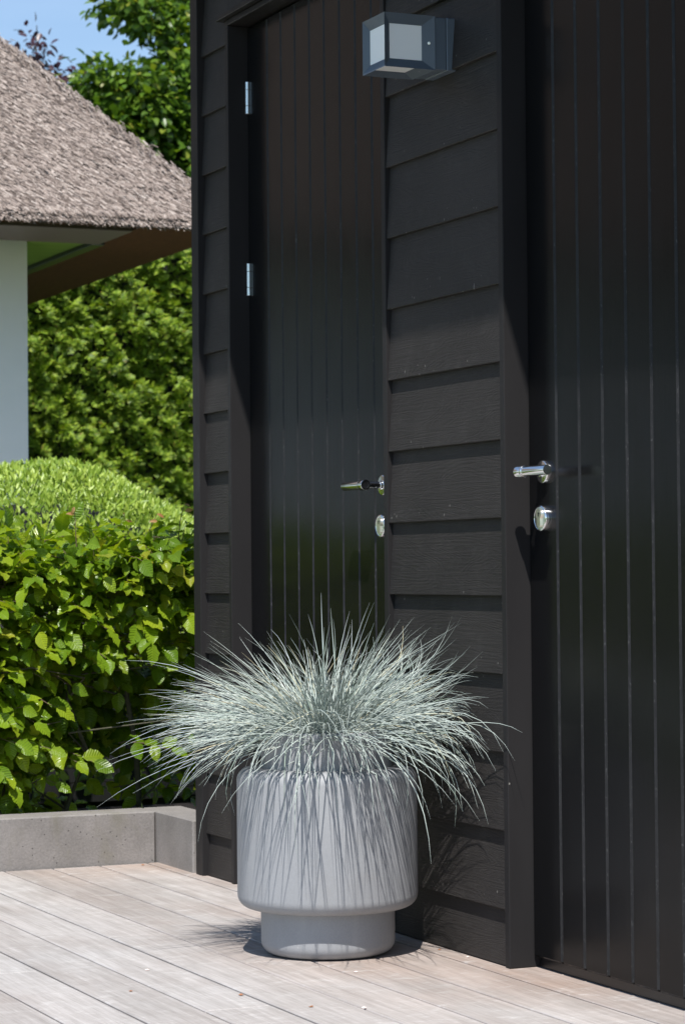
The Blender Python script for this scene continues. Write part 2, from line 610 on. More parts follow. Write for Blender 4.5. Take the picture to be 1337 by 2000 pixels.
M['reed'] = mat_random('reed_ends', [(0.0, (0.105, 0.080, 0.067)), (0.25, (0.20, 0.158, 0.135)), (0.6, (0.315, 0.257, 0.223)), (0.9, (0.42, 0.352, 0.31)), (1.0, (0.52, 0.45, 0.40))], 0.75)
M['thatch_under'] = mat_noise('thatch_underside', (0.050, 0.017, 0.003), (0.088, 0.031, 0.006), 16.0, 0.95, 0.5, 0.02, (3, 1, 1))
M['render'] = mat_noise('white_render', (0.86, 0.84, 0.83), (0.90, 0.88, 0.87), 3.0, 0.85, 0.05, 0.003)
M['eave_paint'] = plain('taupe_paint', (0.105, 0.074, 0.062), 0.55)
M['soffit'] = mat_noise('soffit_lawn_reflection', (0.10, 0.17, 0.02), (0.17, 0.24, 0.04), 2.5, 0.5, 0.05, 0.003, (1, 6, 1))  # green reflection of the lawn painted into the soffit colour
M['beech'] = mat_leaf('beech_leaf', [(0.0, (0.11, 0.21, 0.013)), (0.45, (0.185, 0.305, 0.018)), (0.8, (0.275, 0.39, 0.022)), (0.97, (0.31, 0.39, 0.025)), (1.0, (0.36, 0.36, 0.035))], 0.45, 0.27, True)
M['russet'] = mat_leaf('russet_young_leaf', [(0.0, (0.42, 0.20, 0.08)), (1.0, (0.50, 0.34, 0.16))], 0.4, 0.5)
M['twig'] = plain('beech_twig', (0.13, 0.085, 0.05), 0.7)
M['stem'] = mat_noise('beech_stem', (0.05, 0.055, 0.03), (0.11, 0.10, 0.07), 30.0, 0.85, 0.3, 0.004)
M['shrub'] = mat_leaf('shrub_leaf', [(0.0, (0.15, 0.25, 0.025)), (0.5, (0.28, 0.41, 0.045)), (1.0, (0.46, 0.58, 0.11))], 0.30, 0.42)
M['yew'] = mat_leaf('yew_needle', [(0.0, (0.07, 0.13, 0.014)), (0.35, (0.17, 0.285, 0.024)), (0.75, (0.33, 0.47, 0.042)), (0.97, (0.44, 0.53, 0.07)), (1.0, (0.30, 0.15, 0.05))], 0.34, 0.5)
M['treeleaf'] = mat_leaf('tree_leaf', [(0.0, (0.04, 0.09, 0.012)), (0.5, (0.09, 0.18, 0.018)), (0.9, (0.18, 0.29, 0.03)), (1.0, (0.30, 0.32, 0.05))], 0.38, 0.36)
M['purpleleaf'] = mat_leaf('copper_leaf', [(0.0, (0.035, 0.016, 0.026)), (1.0, (0.085, 0.035, 0.05))], 0.3, 0.35, tcol=(1.2, 0.8, 1.0))
M['bark'] = mat_noise('grey_bark', (0.06, 0.052, 0.042), (0.14, 0.125, 0.105), 12.0, 0.9, 0.6, 0.02, (1, 1, 0.3))
M['fescue'] = mat_random('blue_fescue_blade', [(0.0, (0.24, 0.31, 0.25)), (0.40, (0.41, 0.475, 0.435)), (0.80, (0.54, 0.595, 0.55)), (0.91, (0.66, 0.69, 0.62)), (0.945, (0.60, 0.60, 0.44)), (1.0, (0.60, 0.49, 0.28))], 0.48, 0.45)
M['petal'] = plain('pale_petal', (0.75, 0.60, 0.55), 0.7)
M['dryleaf'] = plain('dry_leaf_bit', (0.30, 0.13, 0.06), 0.8)

# ------------------------------------------------------------------ ground
g = MB()
g.box(-400, 400, -300, 600, -0.30, -0.05)
gnd = g.build('ground', M['lawn'], smooth=False)
tag(gnd, kind='structure')
g = MB()
g.box(-6.0, 6.0, 7.11, 8.9, -0.045, -0.02)
tag(g.build('flower_bed_soil', M['soil'], smooth=False), kind='structure')

g = MB()
g.box(-9.5, 2.6, 10.75, 14.4, -0.045, -0.018)  # unseen slab, added to bounce sunlight onto the house wall and eaves
tag(g.build('added_bounce_slab', M['bounce'], smooth=False), kind='structure')

# ------------------------------------------------------------------ deck
deck = empty('deck')
tag(deck, 'weathered grey timber deck running along the black shed', kind='structure')
PITCH, GAP = 0.1435, 0.0068
edges = [0.10 if i == 0 else -0.0465 - PITCH * (i - 1) for i in range(27)]
seams = {3: [5.10, 1.7], 4: [5.60, 2.6], 5: [4.58, 1.2], 1: [3.1], 2: [2.2], 0: [3.4], 6: [6.1, 2.9], 7: [5.2, 2.2]}
for i in range(26):
    x1, x0 = edges[i] - GAP / 2, edges[i + 1] + GAP / 2
    cuts = sorted(seams.get(i, [1.5 + 3.4 * random.random(), -0.4 + 1.2 * random.random()]), reverse=True)
    ys = [6.972] + cuts + [-1.2]
    for k in range(len(ys) - 1):
        mb = MB()
        dz = random.uniform(-0.0012, 0.0)
        mb.box(x0, x1, ys[k + 1] + 0.0020, ys[k] - 0.0020, -0.026, dz, 0.0022)
        mb.build('deck_board', M['deck'], deck, smooth=False)
mb = MB(); mb.box(-3.7, 0.12, -1.2, 6.98, -0.049, -0.029)
o = mb.build('subframe', M['dark'], deck, smooth=False)

# ------------------------------------------------------------------ kerb
kerb = empty('concrete_kerb', (-0.5, 7.04, -0.03))
tag(kerb, 'low grey concrete kerb at the end of the deck, below the leafy hedge', 'kerb')
kz = 0.149
def kerb_block(x0, x1, y0, y1):
    mb = MB(); mb.box(x0, x1, y0, y1, -0.03, kz, 0.004)
    return mb.build('kerb_block', M['kerb'], kerb, smooth=False)
kerb_block(-0.0125, 0.108, 6.674, 7.102)
for k in range(4):
    kerb_block(-0.0155 - 1.0 * (k + 1) + 0.003, -0.0155 - 1.0 * k, 6.981, 7.102)

# ------------------------------------------------------------------ timber shed
shed = empty('timber_shed', (1.0, 4.4, 0))
tag(shed, 'black weatherboarded timber shed with two plank doors', 'shed')
mb = MB()
mb.box(0.12, 3.9, 2.05, 6.62, 0.0, 2.80)
mb.build('wall_core', M['dark'], shed, smooth=False)

EXPO = 0.168
def weatherboards(y0, y1, zoff, ztop, seed, zfrom=0.0, first_low=True):
    r = random.Random(seed)
    k0 = math.ceil((zfrom - zoff) / EXPO - 1)
    z = zoff + k0 * EXPO
    while z < ztop:
        zb = max(z, zfrom + 0.002)
        zt = min(z + EXPO + 0.022, ztop)
        step = r.uniform(0.0102, 0.0130)
        if zb < 0.75: step *= r.uniform(1.0, 1.25)
        off = r.uniform(-0.0008, 0.0008)
        th = 0.013
        full = EXPO + 0.022
        def xf(zz): return off + (step + 0.0015) * (zz - z) / full
        p = [(xf(zb) + 0.0012, zb), (xf(zb), zb + 0.0015), (xf(zt), zt), (xf(zt) + 0.010, zt), (xf(zb) + th, zb)]
        if zt - zb > 0.03:
            mb = MB()
            mb.prism(p, y0, y1)
            # slight sag and saw unevenness of the lower edge
            mb.build('weatherboard', M['board'], shed, smooth=False)
        z += EXPO
weatherboards(4.7835, 5.3595, 0.6265, 2.78, 3)
weatherboards(6.4005, 6.5955, 0.9584, 2.78, 4)
weatherboards(5.3605, 6.3990, 0.9584, 2.78, 5, zfrom=2.382)
weatherboards(3.800, 4.7800, 0.6265, 2.78, 6, zfrom=2.382)
weatherboards(2.10, 3.776, 0.6265, 2.78, 8)

def trim(name, *a, mat='trim', b=0.0015):
    mb = MB(); mb.box(*a, b); return mb.build(name, M[mat], shed, smooth=False)
trim('corner_trim', -0.012, 0.10, 6.5965, 6.650, 0.0, 2.79)
trim('corner_trim', -0.012, 0.10, 2.046, 2.098, 0.0, 2.79)
trim('door_jamb', -0.0025, 0.115, 6.3800, 6.3995, 0.0, 2.350)
trim('door_jamb', -0.0025, 0.115, 5.3610, 5.3835, 0.0, 2.350)
trim('door_jamb', -0.0025, 0.115, 4.7610, 4.7825, 0.0, 2.350)
trim('door_jamb', -0.0025, 0.115, 3.7770, 3.7990, 0.0, 2.350)
for (a, b_) in ((5.3610, 6.3995), (3.7770, 4.7825)):
    trim('door_head', -0.0020, 0.115, a, b_, 2.3505, 2.366)
    trim('drip_cap', -0.020, 0.030, a - 0.030, b_ + 0.030, 2.3675, 2.3805)
    trim('threshold', 0.068, 0.117, a + 0.024, b_ - 0.022, 0.0005, 0.030, mat='black')

# roof of the shed (above the frame; its eave shades the top of the wall)
rf = MB()
rf.prism([(-0.400, 2.75), (-0.400, 2.97), (1.95, 4.9), (4.25, 2.97), (4.25, 2.75), (3.9, 2.79), (0.02, 2.79)], 1.75, 6.86)
rf.build('roof', M['thatch'], shed, smooth=False)


def lever_handle(mb, y, z, sgn):
    """sgn +1: grip runs away along +y, -1: towards -y"""
    xd = 0.053
    A = (-1, 0, 0)
    mb.lathe([(0, 0.0), (0.0245, 0.0), (0.0245, 0.0085), (0.0238, 0.0095), (0.0225, 0.010), (0.0130, 0.0102), (0.0115, 0.0108), (0.0112, 0.016), (0.0085, 0.0165), (0.0082, 0.052), (0, 0.052)], (xd, y, z), A, 40)
    gx = xd - 0.058
    # grip with collar and cupped end
    pr = [(0, -0.0115), (0.0085, -0.0112), (0.0087, -0.0128), (0.0124, -0.0128), (0.0130, -0.012), (0.0130, 0.0095), (0.0126, 0.0102), (0.0112, 0.0103), (0.0112, 0.0118), (0.0124, 0.012), (0.0124, 0.0155), (0.0119, 0.016), (0.0106, 0.0162), (0.0106, 0.112), (0.0098, 0.1135), (0, 0.1138)]
    mats = [1] + [0] * (len(pr) - 2)
    mb.lathe(pr, (gx, y, z), (0, sgn, 0), 36, mats=mats)


def lock_rose(mb, y, z):
    xd = 0.053
    mb.lathe([(0, 0.0), (0.0275, 0.0), (0.0275, 0.0135), (0.0268, 0.0150), (0.0245, 0.0162), (0.0238, 0.0156), (0, 0.0156)], (xd, y, z), (-1, 0, 0), 48)
    # cylinder lock: round barrel over a narrower tail, with its keyway
    n = len(mb.v)
    pts = []
    for k in range(15):
        t = R(-50) + R(280) * k / 14
        pts.append((0.0112 * math.cos(t), 0.0112 * math.sin(t)))
    pts += [(-0.0074, -0.0235), (-0.0045, -0.0262), (0.0045, -0.0262), (0.0074, -0.0235)]
    zc = z + 0.0085
    for dx in (0.0150, 0.0192):
        for a, b_ in pts: mb.v.append((xd - dx, y + a, zc + b_))
    kk = len(pts)
    mb.face(range(n + kk, n + 2 * kk), 2)
    for i in range(kk):
        j = (i + 1) % kk
        mb.face((n + i, n + j, n + kk + j, n + kk + i), 2)
    mb.box(xd - 0.0200, xd - 0.0185, y - 0.0010, y + 0.0010, zc - 0.0045, zc + 0.0045, mat=1)
    mb.box(xd - 0.0200, xd - 0.0185, y - 0.0045, y + 0.0001, zc + 0.0003, zc + 0.0022, mat=1)


def plank_door(y0, y1, grooves, hy, hsgn, hinge_y, label):
    d = empty('door', (0.053, (y0 + y1) / 2, 0.024))
    d.parent = shed
    d.matrix_parent_inverse = Matrix.Translation(-world_loc(shed))
    d['label'] = label
    ys = [y0] + sorted(grooves) + [y1]
    for i in range(len(ys) - 1):
        a = ys[i] + (0.0 if i == 0 else 0.0016)
        b_ = ys[i + 1] - (0.0 if i == len(ys) - 2 else 0.0016)
        mb = MB()
        mb.box(0.053, 0.085, a, b_, 0.024, 2.3455, 0.0042)
        pk = mb.build('plank', [M['door'], M['groove']], d, smooth=False)
        for pf in pk.data.polygons:
            if abs(pf.normal.y) > 0.3 and pf.normal.x < -0.3 and abs(pf.normal.z) < 0.3: pf.material_index = 1
    mb = MB(); mb.box(0.0585, 0.098, y0 + 0.004, y1 - 0.004, 0.028, 2.342)
    mb.build('backing', M['door'], d, smooth=False)
    mb = MB(); lever_handle(mb, hy, 1.057, hsgn)
    mb.build('door_handle', [M['chrome'], M['black']], d)
    mb = MB(); lock_rose(mb, hy, 0.9585)
    mb.build('door_lock', [M['chrome'], M['black'], M['satin']], d)
    for hz in (2.107, 1.607, 0.24):
        mb = MB()
        ax = (0.0505, hinge_y)
        for (za, zb) in ((0.0, 0.0215), (0.0222, 0.0655), (0.0662, 0.088)):
            mb.lathe([(0, za), (0.0060, za), (0.0066, za + 0.0006), (0.0066, zb - 0.0006), (0.0060, zb), (0, zb)], (ax[0], ax[1], hz), (0, 0, 1), 20)
        mb.build('hinge', M['zinc'], d)
    return d


plank_door(5.3860, 6.3775, [6.231 - 0.0968 * k for k in range(8)], 5.493, 1, 6.369,
           'closed black plank door further away, behind the potted grass')
plank_door(3.8010, 4.7585, [4.632 - 0.0973 * k for k in range(8)], 4.681, -1, 3.809,
           'closed black plank door at the right edge')

# ------------------------------------------------------------------ wall lamp
lamp = empty('wall_lamp', (0.0, 5.06, 2.026))
tag(lamp, 'anthracite cube wall lamp with frosted panes, mounted on the black boards', 'lamp')
LX0, LX1, LY0, LY1, LZ0, LZ1 = -0.165, -0.041, 5.003, 5.121, 1.966, 2.087
mb = MB(); mb.box(-0.0115, 0.012, LY0 + 0.001, LY1 - 0.001, LZ0 + 0.001, LZ1 - 0.001, 0.002)
mb.build('back_plate', M['lampmetal'], lamp, smooth=False)
mb = MB(); mb.box(-0.041, -0.0125, LY0 + 0.002, LY1 - 0.002, LZ0 + 0.002, LZ1 - 0.002, 0.0015)
mb.build('housing', M['lampmetal'], lamp, smooth=False)
# cage: every side is a frame whose bevel slopes in to a pane
cage = MB()
def frame_side(axis, val, inward, a0, a1, b0, b1, wa0, wa1, wb0, wb1, depth):
    """outer rim rectangle a0..b1 at val, inner rectangle recessed by depth*inward"""
    oth = [k for k in range(3) if k != axis]
    n = len(cage.v)
    for (a, b_, v) in ((a0, b0, val), (a1, b0, val), (a1, b1, val), (a0, b1, val),
                       (a0 + wa0, b0 + wb0, val + depth * inward), (a1 - wa1, b0 + wb0, val + depth * inward),
                       (a1 - wa1, b1 - wb1, val + depth * inward), (a0 + wa0, b1 - wb1, val + depth * inward)):
        p = [0, 0, 0]; p[axis] = v; p[oth[0]] = a; p[oth[1]] = b_
        cage.v.append(tuple(p))
    for i in range(4):
        j = (i + 1) % 4
        cage.face((n + i, n + j, n + 4 + j, n + 4 + i))
    return
def pane(axis, val, a0, a1, b0, b1, t=0.003):
    lo = [0, 0, 0]; hi = [0, 0, 0]
    oth = [k for k in range(3) if k != axis]
    lo[axis], hi[axis] = sorted((val, val + t))
    lo[oth[0]], hi[oth[0]] = a0, a1
    lo[oth[1]], hi[oth[1]] = b0, b1
    q = MB(); q.box(lo[0], hi[0], lo[1], hi[1], lo[2], hi[2], 0.0003)
    q.build('lamp_pane', M['frost'], lamp, smooth=False)
dp = 0.011
frame_side(1, LY0, 1, LX0, LX1, LZ0, LZ1, 0.017, 0.028, 0.021, 0.022, dp)
frame_side(1, LY1, -1, LX0, LX1, LZ0, LZ1, 0.017, 0.028, 0.021, 0.022, dp)
frame_side(0, LX0, 1, LY0, LY1, LZ0, LZ1, 0.017, 0.017, 0.021, 0.022, dp)
frame_side(2, LZ0, 1, LX0, LX1, LY0, LY1, 0.017, 0.028, 0.017, 0.017, dp)
frame_side(2, LZ1, -1, LX0, LX1, LY0, LY1, 0.002, 0.002, 0.002, 0.002, 0.001)
n = len(cage.v)
for (x, y) in ((LX0 + .002, LY0 + .002), (LX1 - .002, LY0 + .002), (LX1 - .002, LY1 - .002), (LX0 + .002, LY1 - .002)):
    cage.v.append((x, y, LZ1 - 0.001))
cage.face((n, n + 1, n + 2, n + 3))
n = len(cage.v)
for (y, z) in ((LY0, LZ0), (LY1, LZ0), (LY1, LZ1), (LY0, LZ1)): cage.v.append((LX1, y, z))
cage.face((n, n + 3, n + 2, n + 1))
cage.build('lamp_cage', M['lampmetal'], lamp, smooth=False, fix=False)
pane(1, LY0 + dp + 0.0002, LX0 + 0.016, LX1 - 0.027, LZ0 + 0.020, LZ1 - 0.021)
pane(1, LY1 - dp - 0.0032, LX0 + 0.016, LX1 - 0.027, LZ0 + 0.020, LZ1 - 0.021)
pane(0, LX0 + dp + 0.0002, LY0 + 0.016, LY1 - 0.016, LZ0 + 0.020, LZ1 - 0.021)
pane(2, LZ0 + dp + 0.0002, LX0 + 0.016, LX1 - 0.027, LY0 + 0.016, LY1 - 0.016)
mb = MB(); mb.lathe([(0, 0.0), (0.0035, 0.0), (0.0032, 0.0022), (0, 0.0024)], (LX1 - 0.013, LY0 + 0.0048, 2.026), (-0.3, -1, 0), 14)
mb.build('screw', M['satin'], lamp)

# ------------------------------------------------------------------ planter
PC = Vector((-0.252, 5.158, 0.0))
pot = empty('planter', PC)
tag(pot, 'stepped round grey planter standing on the deck, holding the blue grass', 'planter')
def fillet(r, z0, z1, rb, rt, n=7):
    pr = [(0, z0)]
    for k in range(n + 1):
        t = math.pi / 2 * k / n
        pr.append((r - rb + rb * math.sin(t), z0 + rb - rb * math.cos(t)))
    for k in range(n + 1):
        t = math.pi / 2 * k / n
        pr.append((r - rt + rt * math.cos(t), z1 - rt + rt * math.sin(t)))
    return pr
mb = MB(); mb.lathe(fillet(0.1495, 0.001, 0.115, 0.028, 0.002) + [(0, 0.115)], PC, (0, 0, 1), 96)
mb.build('base', M['planter'], pot, angle=60)
mb = MB(); mb.lathe(fillet(0.2015, 0.103, 0.414, 0.030, 0.028) + [(0.148, 0.4142)], PC, (0, 0, 1), 112)
mb.build('body', M['planter'], pot, angle=60)
pr = [(0.1465, 0.40), (0.1465, 0.490)]
for k in range(7):
    t = math.pi / 2 * k / 6
    pr.append((0.1405 + 0.006 * math.cos(t), 0.490 + 0.006 * math.sin(t)))
pr += [(0.134, 0.4955), (0.131, 0.491), (0.130, 0.46)]
mb = MB(); mb.lathe(pr, PC, (0, 0, 1), 96)
mb.build('neck', M['planter'], pot, angle=60)
mb = MB(); mb.lathe([(0.1302, 0.466), (0.09, 0.476), (0, 0.482)], PC, (0, 0, 1), 40)
mb.build('soil', M['soil'], pot)

# ------------------------------------------------------------------ fescue
grass = empty('ornamental_grass', (PC.x, PC.y, 0.478))
tag(grass, 'spiky silver blue fescue grass growing out of the grey planter', 'grass plant')
gr = np.random.default_rng(23)
def blade_path(j):
    phi = gr.uniform(0, 2 * math.pi)
    q = gr.random() ** 0.5
    rb = 0.115 * q
    b = np.array([PC.x + rb * math.cos(phi), PC.y + rb * math.sin(phi), 0.472])
    az = phi + gr.normal(0, 0.5)
    if gr.random() < 0.08: az = gr.uniform(0, 6.28)
    th = R(14 + 64 * q ** 0.8 + gr.normal(0, 11))
    ln = gr.uniform(0.22, 0.395) * (1.05 if th > R(40) else 0.90)
    if gr.random() < 0.12: ln *= gr.uniform(1.12, 1.32)
    bend = R(gr.uniform(10, 52)) * (0.45 + 0.75 * math.sin(min(max(th, 0.1), 1.57)))
    if gr.random() < 0.10: bend *= 1.9
    cr = math.cos(az) * 0.9155 - math.sin(az) * 0.402
    cf = -(math.cos(az) * 0.402 + math.sin(az) * 0.9155)
    ln *= 1 - 0.17 * max(0, -cr) - 0.14 * max(0, -cf) + 0.08 * max(0, cf)
    bend += R(34) * max(0, cf) * gr.random()
    if gr.random() < 0.03: bend += R(70) * gr.random()
    side = gr.normal(0, 0.32)
    n = 8
    pts = [b]; p = b.copy()
    for k in range(n):
        s = (k + 0.5) / n
        t = th + bend * s ** 1.4
        a = az + side * s
        p = p + (ln / n) * np.array([math.sin(t) * math.cos(a), math.sin(t) * math.sin(a), math.cos(t)])
        pts.append(p.copy())
    pts = np.array(pts)
    # the wall keeps blades out: they bend along it
    x = pts[:, 0]
    over = x > -0.075
    pts[over, 0] = -0.075 + 0.062 * (1 - np.exp(-(x[over] + 0.075) / 0.062))
    # and the planter body: drooping tips rest outside it
    d = pts[:, :2] - np.array([PC.x, PC.y]); rr = np.linalg.norm(d, axis=1)
    low = (pts[:, 2] < 0.425) & (rr < 0.209)
    if low.any():
        k = (0.209 / np.maximum(rr, 1e-3))[:, None]
        pts[low, :2] = (np.array([PC.x, PC.y]) + d * k)[low]
    return pts, ln

def blade_geo(pts, w):
    """three sided tapering blade"""
    n = len(pts)
    V = []; F = []
    for i in range(n):
        d = pts[min(i + 1, n - 1)] - pts[max(i - 1, 0)]; d = d / np.linalg.norm(d)
        a = np.cross(d, (0, 0, 1.0)); l = np.linalg.norm(a)
        a = a / l if l > 0.02 else np.array([1.0, 0, 0])
        c = np.cross(a, d)
        f = i / (n - 1)
        r = w * (0.85 + 0.35 * f if f < 0.35 else 0.97 * (1 - ((f - 0.35) / 0.65) ** 1.6) + 0.10)
        V += [pts[i] + a * r, pts[i] - a * r, pts[i] + c * r * 0.9]
    for i in range(n - 1):
        o_ = 3 * i
        for k in range(3):
            k2 = (k + 1) % 3
            F.append((o_ + k, o_ + k2, o_ + 3 + k2)); F.append((o_ + k, o_ + 3 + k2, o_ + 3 + k))
    return V, F

blades = []
for j in range(2050):
    pts, ln = blade_path(j)
    out = pts[-1, :2] - np.array([PC.x, PC.y])
    ahead = float(-(out[0] * 0.402 + out[1] * 0.9155) / max(np.linalg.norm(out), 1e-3))
    if (ahead > 0.45 and gr.random() < 0.50) or (ahead < -0.3 and out[0] < 0 and gr.random() < 0.25): continue
    w = gr.uniform(0.0010, 0.0017)
    tip = pts[-1]
    reach = float((tip - np.array([PC.x, PC.y, 0.5])) @ np.array([-0.30, -0.75, 0.25])) + np.linalg.norm(tip - np.array([PC.x, PC.y, 0.5]))
    blades.append((reach, pts, w))
order = sorted(range(len(blades)), key=lambda k: -blades[k][0])
single = set(order[:290])
V = []; F = []
for k, (_, pts, w) in enumerate(blades):
    v, f = blade_geo(pts, w)
    if k in single:
        me = bpy.data.meshes.new('blade')
        me.from_pydata([tuple(q) for q in v], [], f)
        me.materials.append(M['fescue'])
        me.polygons.foreach_set('use_smooth', [True] * len(f))
        link('blade', me, grass)
    else:
        o_ = len(V); V += [tuple(q) for q in v]; F += [(a + o_, b_ + o_, c + o_) for a, b_, c in f]
me = bpy.data.meshes.new('inner_blades')
me.from_pydata(V, [], F)
me.materials.append(M['fescue'])
me.polygons.foreach_set('use_smooth', [True] * len(F))
tag(link('inner_blades', me, grass), kind='stuff')

# ------------------------------------------------------------------ leaves
def beech_template(seed):
    r = random.Random(seed)
    us = [0.0, 0.10, 0.24, 0.40, 0.56, 0.72, 0.86, 1.0]
    hw = [0.0, 0.17, 0.27, 0.315, 0.30, 0.235, 0.135, 0.0]
    v = []; uv = []
    fold = r.uniform(0.05, 0.16); droop = r.uniform(0.05, 0.28); tw = r.uniform(-0.12, 0.12)
    mid = []; lf = []; rt = []
    for i, (u, h) in enumerate(zip(us, hw)):
        zc = -droop * u * u
        mid.append(len(v)); v.append((0, u, zc)); uv.append((0.5, u))
        if 0 < i < len(us) - 1:
            for sgn, lst in ((-1, lf), (1, rt)):
                wv = 0.030 * (1 if (i + (sgn > 0)) % 2 else -1) + r.uniform(-0.012, 0.012)
                hh = h * (1 + (0.05 if i % 2 else -0.04))
                lst.append(len(v)); v.append((sgn * hh, u + 0.02, zc + fold * h / 0.3 * 0.8 + wv + tw * sgn * u)); uv.append((0.5 + sgn * hh, u))
    f = []
    for lst, sg in ((lf, 1), (rt, -1)):
        def add(a, b_, c): f.append((a, b_, c) if sg > 0 else (a, c, b_))
        add(mid[0], mid[1], lst[0])
        for k in range(len(lst) - 1):
            add(mid[k + 1], mid[k + 2], lst[k + 1]); add(mid[k + 1], lst[k + 1], lst[k])
        add(mid[-2], mid[-1], lst[-1])
    return np.array(v), np.array(f), np.array(uv)

BT = [beech_template(s) for s in (1, 2, 3)]

# ---- beech hedge
hedge = empty('beech_hedge', (-0.6, 7.6, 0.07))
tag(hedge, 'loose glossy green beech hedge growing behind the concrete kerb', 'hedge')
hr = np.random.default_rng(5)
def hedge_front(x, z):
    """y of the hedge's front skin"""
    y = 7.17 + 0.05 * vnoise(np.stack([x * 6, z * 6], -1), 3)
    # hollow under the upper growth, to the right of the low side shoots
    hol = np.exp(-((x + 0.0) / 0.30) ** 4) * np.clip((0.64 - z) / 0.14, 0, 1)
    hol2 = np.clip((0.32 - z) / 0.12, 0, 1) * 1.2
    return y + 0.42 * hol + 0.16 * hol2
tips = []; nrms = []; poss = []; sizes = []; twigs = MB()
def spray(base, d, up, nl, ls, big=True):
    """a twig with alternate leaves lying in one plane"""
    d = d / np.linalg.norm(d)
    side = np.cross(d, up); side /= np.linalg.norm(side)
    nz = np.cross(side, d)
    step = ls * 0.50
    p = base.copy(); pts = [p.copy()]
    for k in range(nl):
        dd = d + np.array([0, 0, -0.07 * k]) + hr.normal(0, 0.10, 3)
        dd /= np.linalg.norm(dd)
        p = p + dd * step
        pts.append(p.copy())
        sg = 1 if k % 2 else -1
        if k == nl - 1: tdir = dd
        else: tdir = dd * 0.62 + side * sg * 0.8
        tdir = tdir + hr.normal(0, 0.16, 3) + np.array([0, 0, -0.16])
        poss.append(p + hr.normal(0, 0.003, 3)); tips.append(tdir)
        nrms.append(nz + hr.normal(0, 0.30, 3)); sizes.append(ls * hr.uniform(0.72, 1.2))
    if big:
        twigs.tube(pts, [0.0017 - 0.001 * k / nl for k in range(nl + 1)], 4, cap=False)

def sprays(nn, xr, zr, inset, updir, out_y, spread):
    for _ in range(nn):
        x = hr.uniform(*xr); z = hr.uniform(*zr)
        yf = float(hedge_front(np.array(x), np.array(z)))
        y = yf + 0.10 + inset * hr.random()
        d = np.array([hr.normal(0, spread), -out_y, hr.normal(0.05, 0.35)])
        up = np.array([hr.normal(0, 0.25), -0.95 + 0.75 * z + hr.normal(0, 0.22), 0.80])
        spray(np.array([x, y, z]), d, up, hr.integers(4, 8), hr.uniform(0.048, 0.070))
sprays(680, (-0.85, 0.45), (0.26, 0.95), 0.08, 0, 1.0, 0.6)
sprays(300, (-0.85, 0.45), (0.20, 0.95), 0.50, 0, 0.7, 0.9)
sprays(560, (-3.0, -0.85), (0.24, 1.00), 0.10, 0, 1.0, 0.6)
sprays(300, (-3.0, -0.85), (0.20, 0.95), 0.50, 0, 0.7, 0.9)
sprays(160, (0.45, 1.3), (0.24, 1.00), 0.30, 0, 1.0, 0.6)
sprays(320, (-0.9, 1.2), (0.06, 0.75), 0.85, 0, 0.3, 1.0)
# top growth: shoots reaching up and out
for q_ in range(1150):
    x = hr.uniform(-3.0, 1.3) if q_ < 450 else hr.uniform(-0.75, 0.4); y = 7.20 + (0.95 if q_ < 300 or 450 <= q_ < 760 else 1.6) * hr.random()
    top = 0.935 - 0.05 * max(0.0, x - 0.05) / 0.2 * (x < 0.5) + 0.035 * float(vnoise(np.array([x * 5, y * 5]), 9)) - 0.03 * max(0, 7.4 - y) / 0.2
    base = np.array([x, y, top - 0.10 + hr.normal(0, 0.025)])
    d = np.array([hr.normal(0, 0.6), -0.45 + hr.normal(0, 0.5), 0.55 + hr.normal(0, 0.25)])
    spray(base, d, np.array([hr.normal(0, 0.3), -0.25, 1.0]), hr.integers(3, 7), hr.uniform(0.046, 0.068))
# low side shoots hanging over the kerb at the left
for (x, z, dx, dz) in ((-0.52, 0.34, 0.35, -0.1), (-0.44, 0.40, 0.6, -0.05), (-0.34, 0.36, 0.75, -0.15), (-0.48, 0.30, 0.3, -0.25), (-0.30, 0.33, 0.8, -0.02), (-0.40, 0.27, 0.8, -0.1), (-0.56, 0.45, 0.4, 0), (-0.50, 0.52, 0.5, 0), (-0.46, 0.46, 0.4, -0.1), (-0.60, 0.36, 0.2, -0.2), (-0.02, 0.33, 0.55, 0.1), (-0.7, 0.4, 0.3, -0.1), (-0.36, 0.50, 0.35, 0.0), (-0.52, 0.60, 0.4, 0.0), (-0.40, 0.63, 0.3, 0.05)):
    spray(np.array([x, 7.30, z]), np.array([dx, -0.75, dz]), np.array([hr.normal(0, 0.2), -0.65, 0.75]), 6, hr.uniform(0.062, 0.078))
tips = np.array(tips); nrms = np.array(nrms); poss = np.array(poss); sizes = np.array(sizes)
keep = (poss[:, 2] > 0.17) | ((poss[:, 1] > 7.4) & (poss[:, 2] > 0.0))
tips, nrms, poss, sizes = tips[keep], nrms[keep], poss[keep], sizes[keep]
FR = frames(tips, nrms)
MT = FR * sizes[:, None, None]
inview = (poss[:, 0] > -0.62) & (poss[:, 0] < 0.24)
score = np.where(inview, 10 - poss[:, 1] + 0.5 * np.maximum(poss[:, 2] - 0.95, 0) * (poss[:, 1] < 7.7), -99)
lead = np.argsort(-score)[:300]
leadset = np.zeros(len(poss), bool); leadset[lead] = True
bmesh_leaf = []
for tv, tf, uv in BT:
    me = bpy.data.meshes.new('leaf')
    me.from_pydata(tv.tolist(), [], tf.tolist())
    l = me.uv_layers.new(name='leaf')
    l.data.foreach_set('uv', uv[tf].reshape(-1).astype(np.float32))
    me.materials.append(M['beech'])
    me.polygons.foreach_set('use_smooth', [True] * len(tf))
    bmesh_leaf.append(me)
for k in lead:
    o = link('leaf', bmesh_leaf[k % 3], hedge)
    mm = Matrix([list(MT[k][i]) + [poss[k][i]] for i in range(3)] + [[0, 0, 0, 1]])
    o.matrix_basis = mm
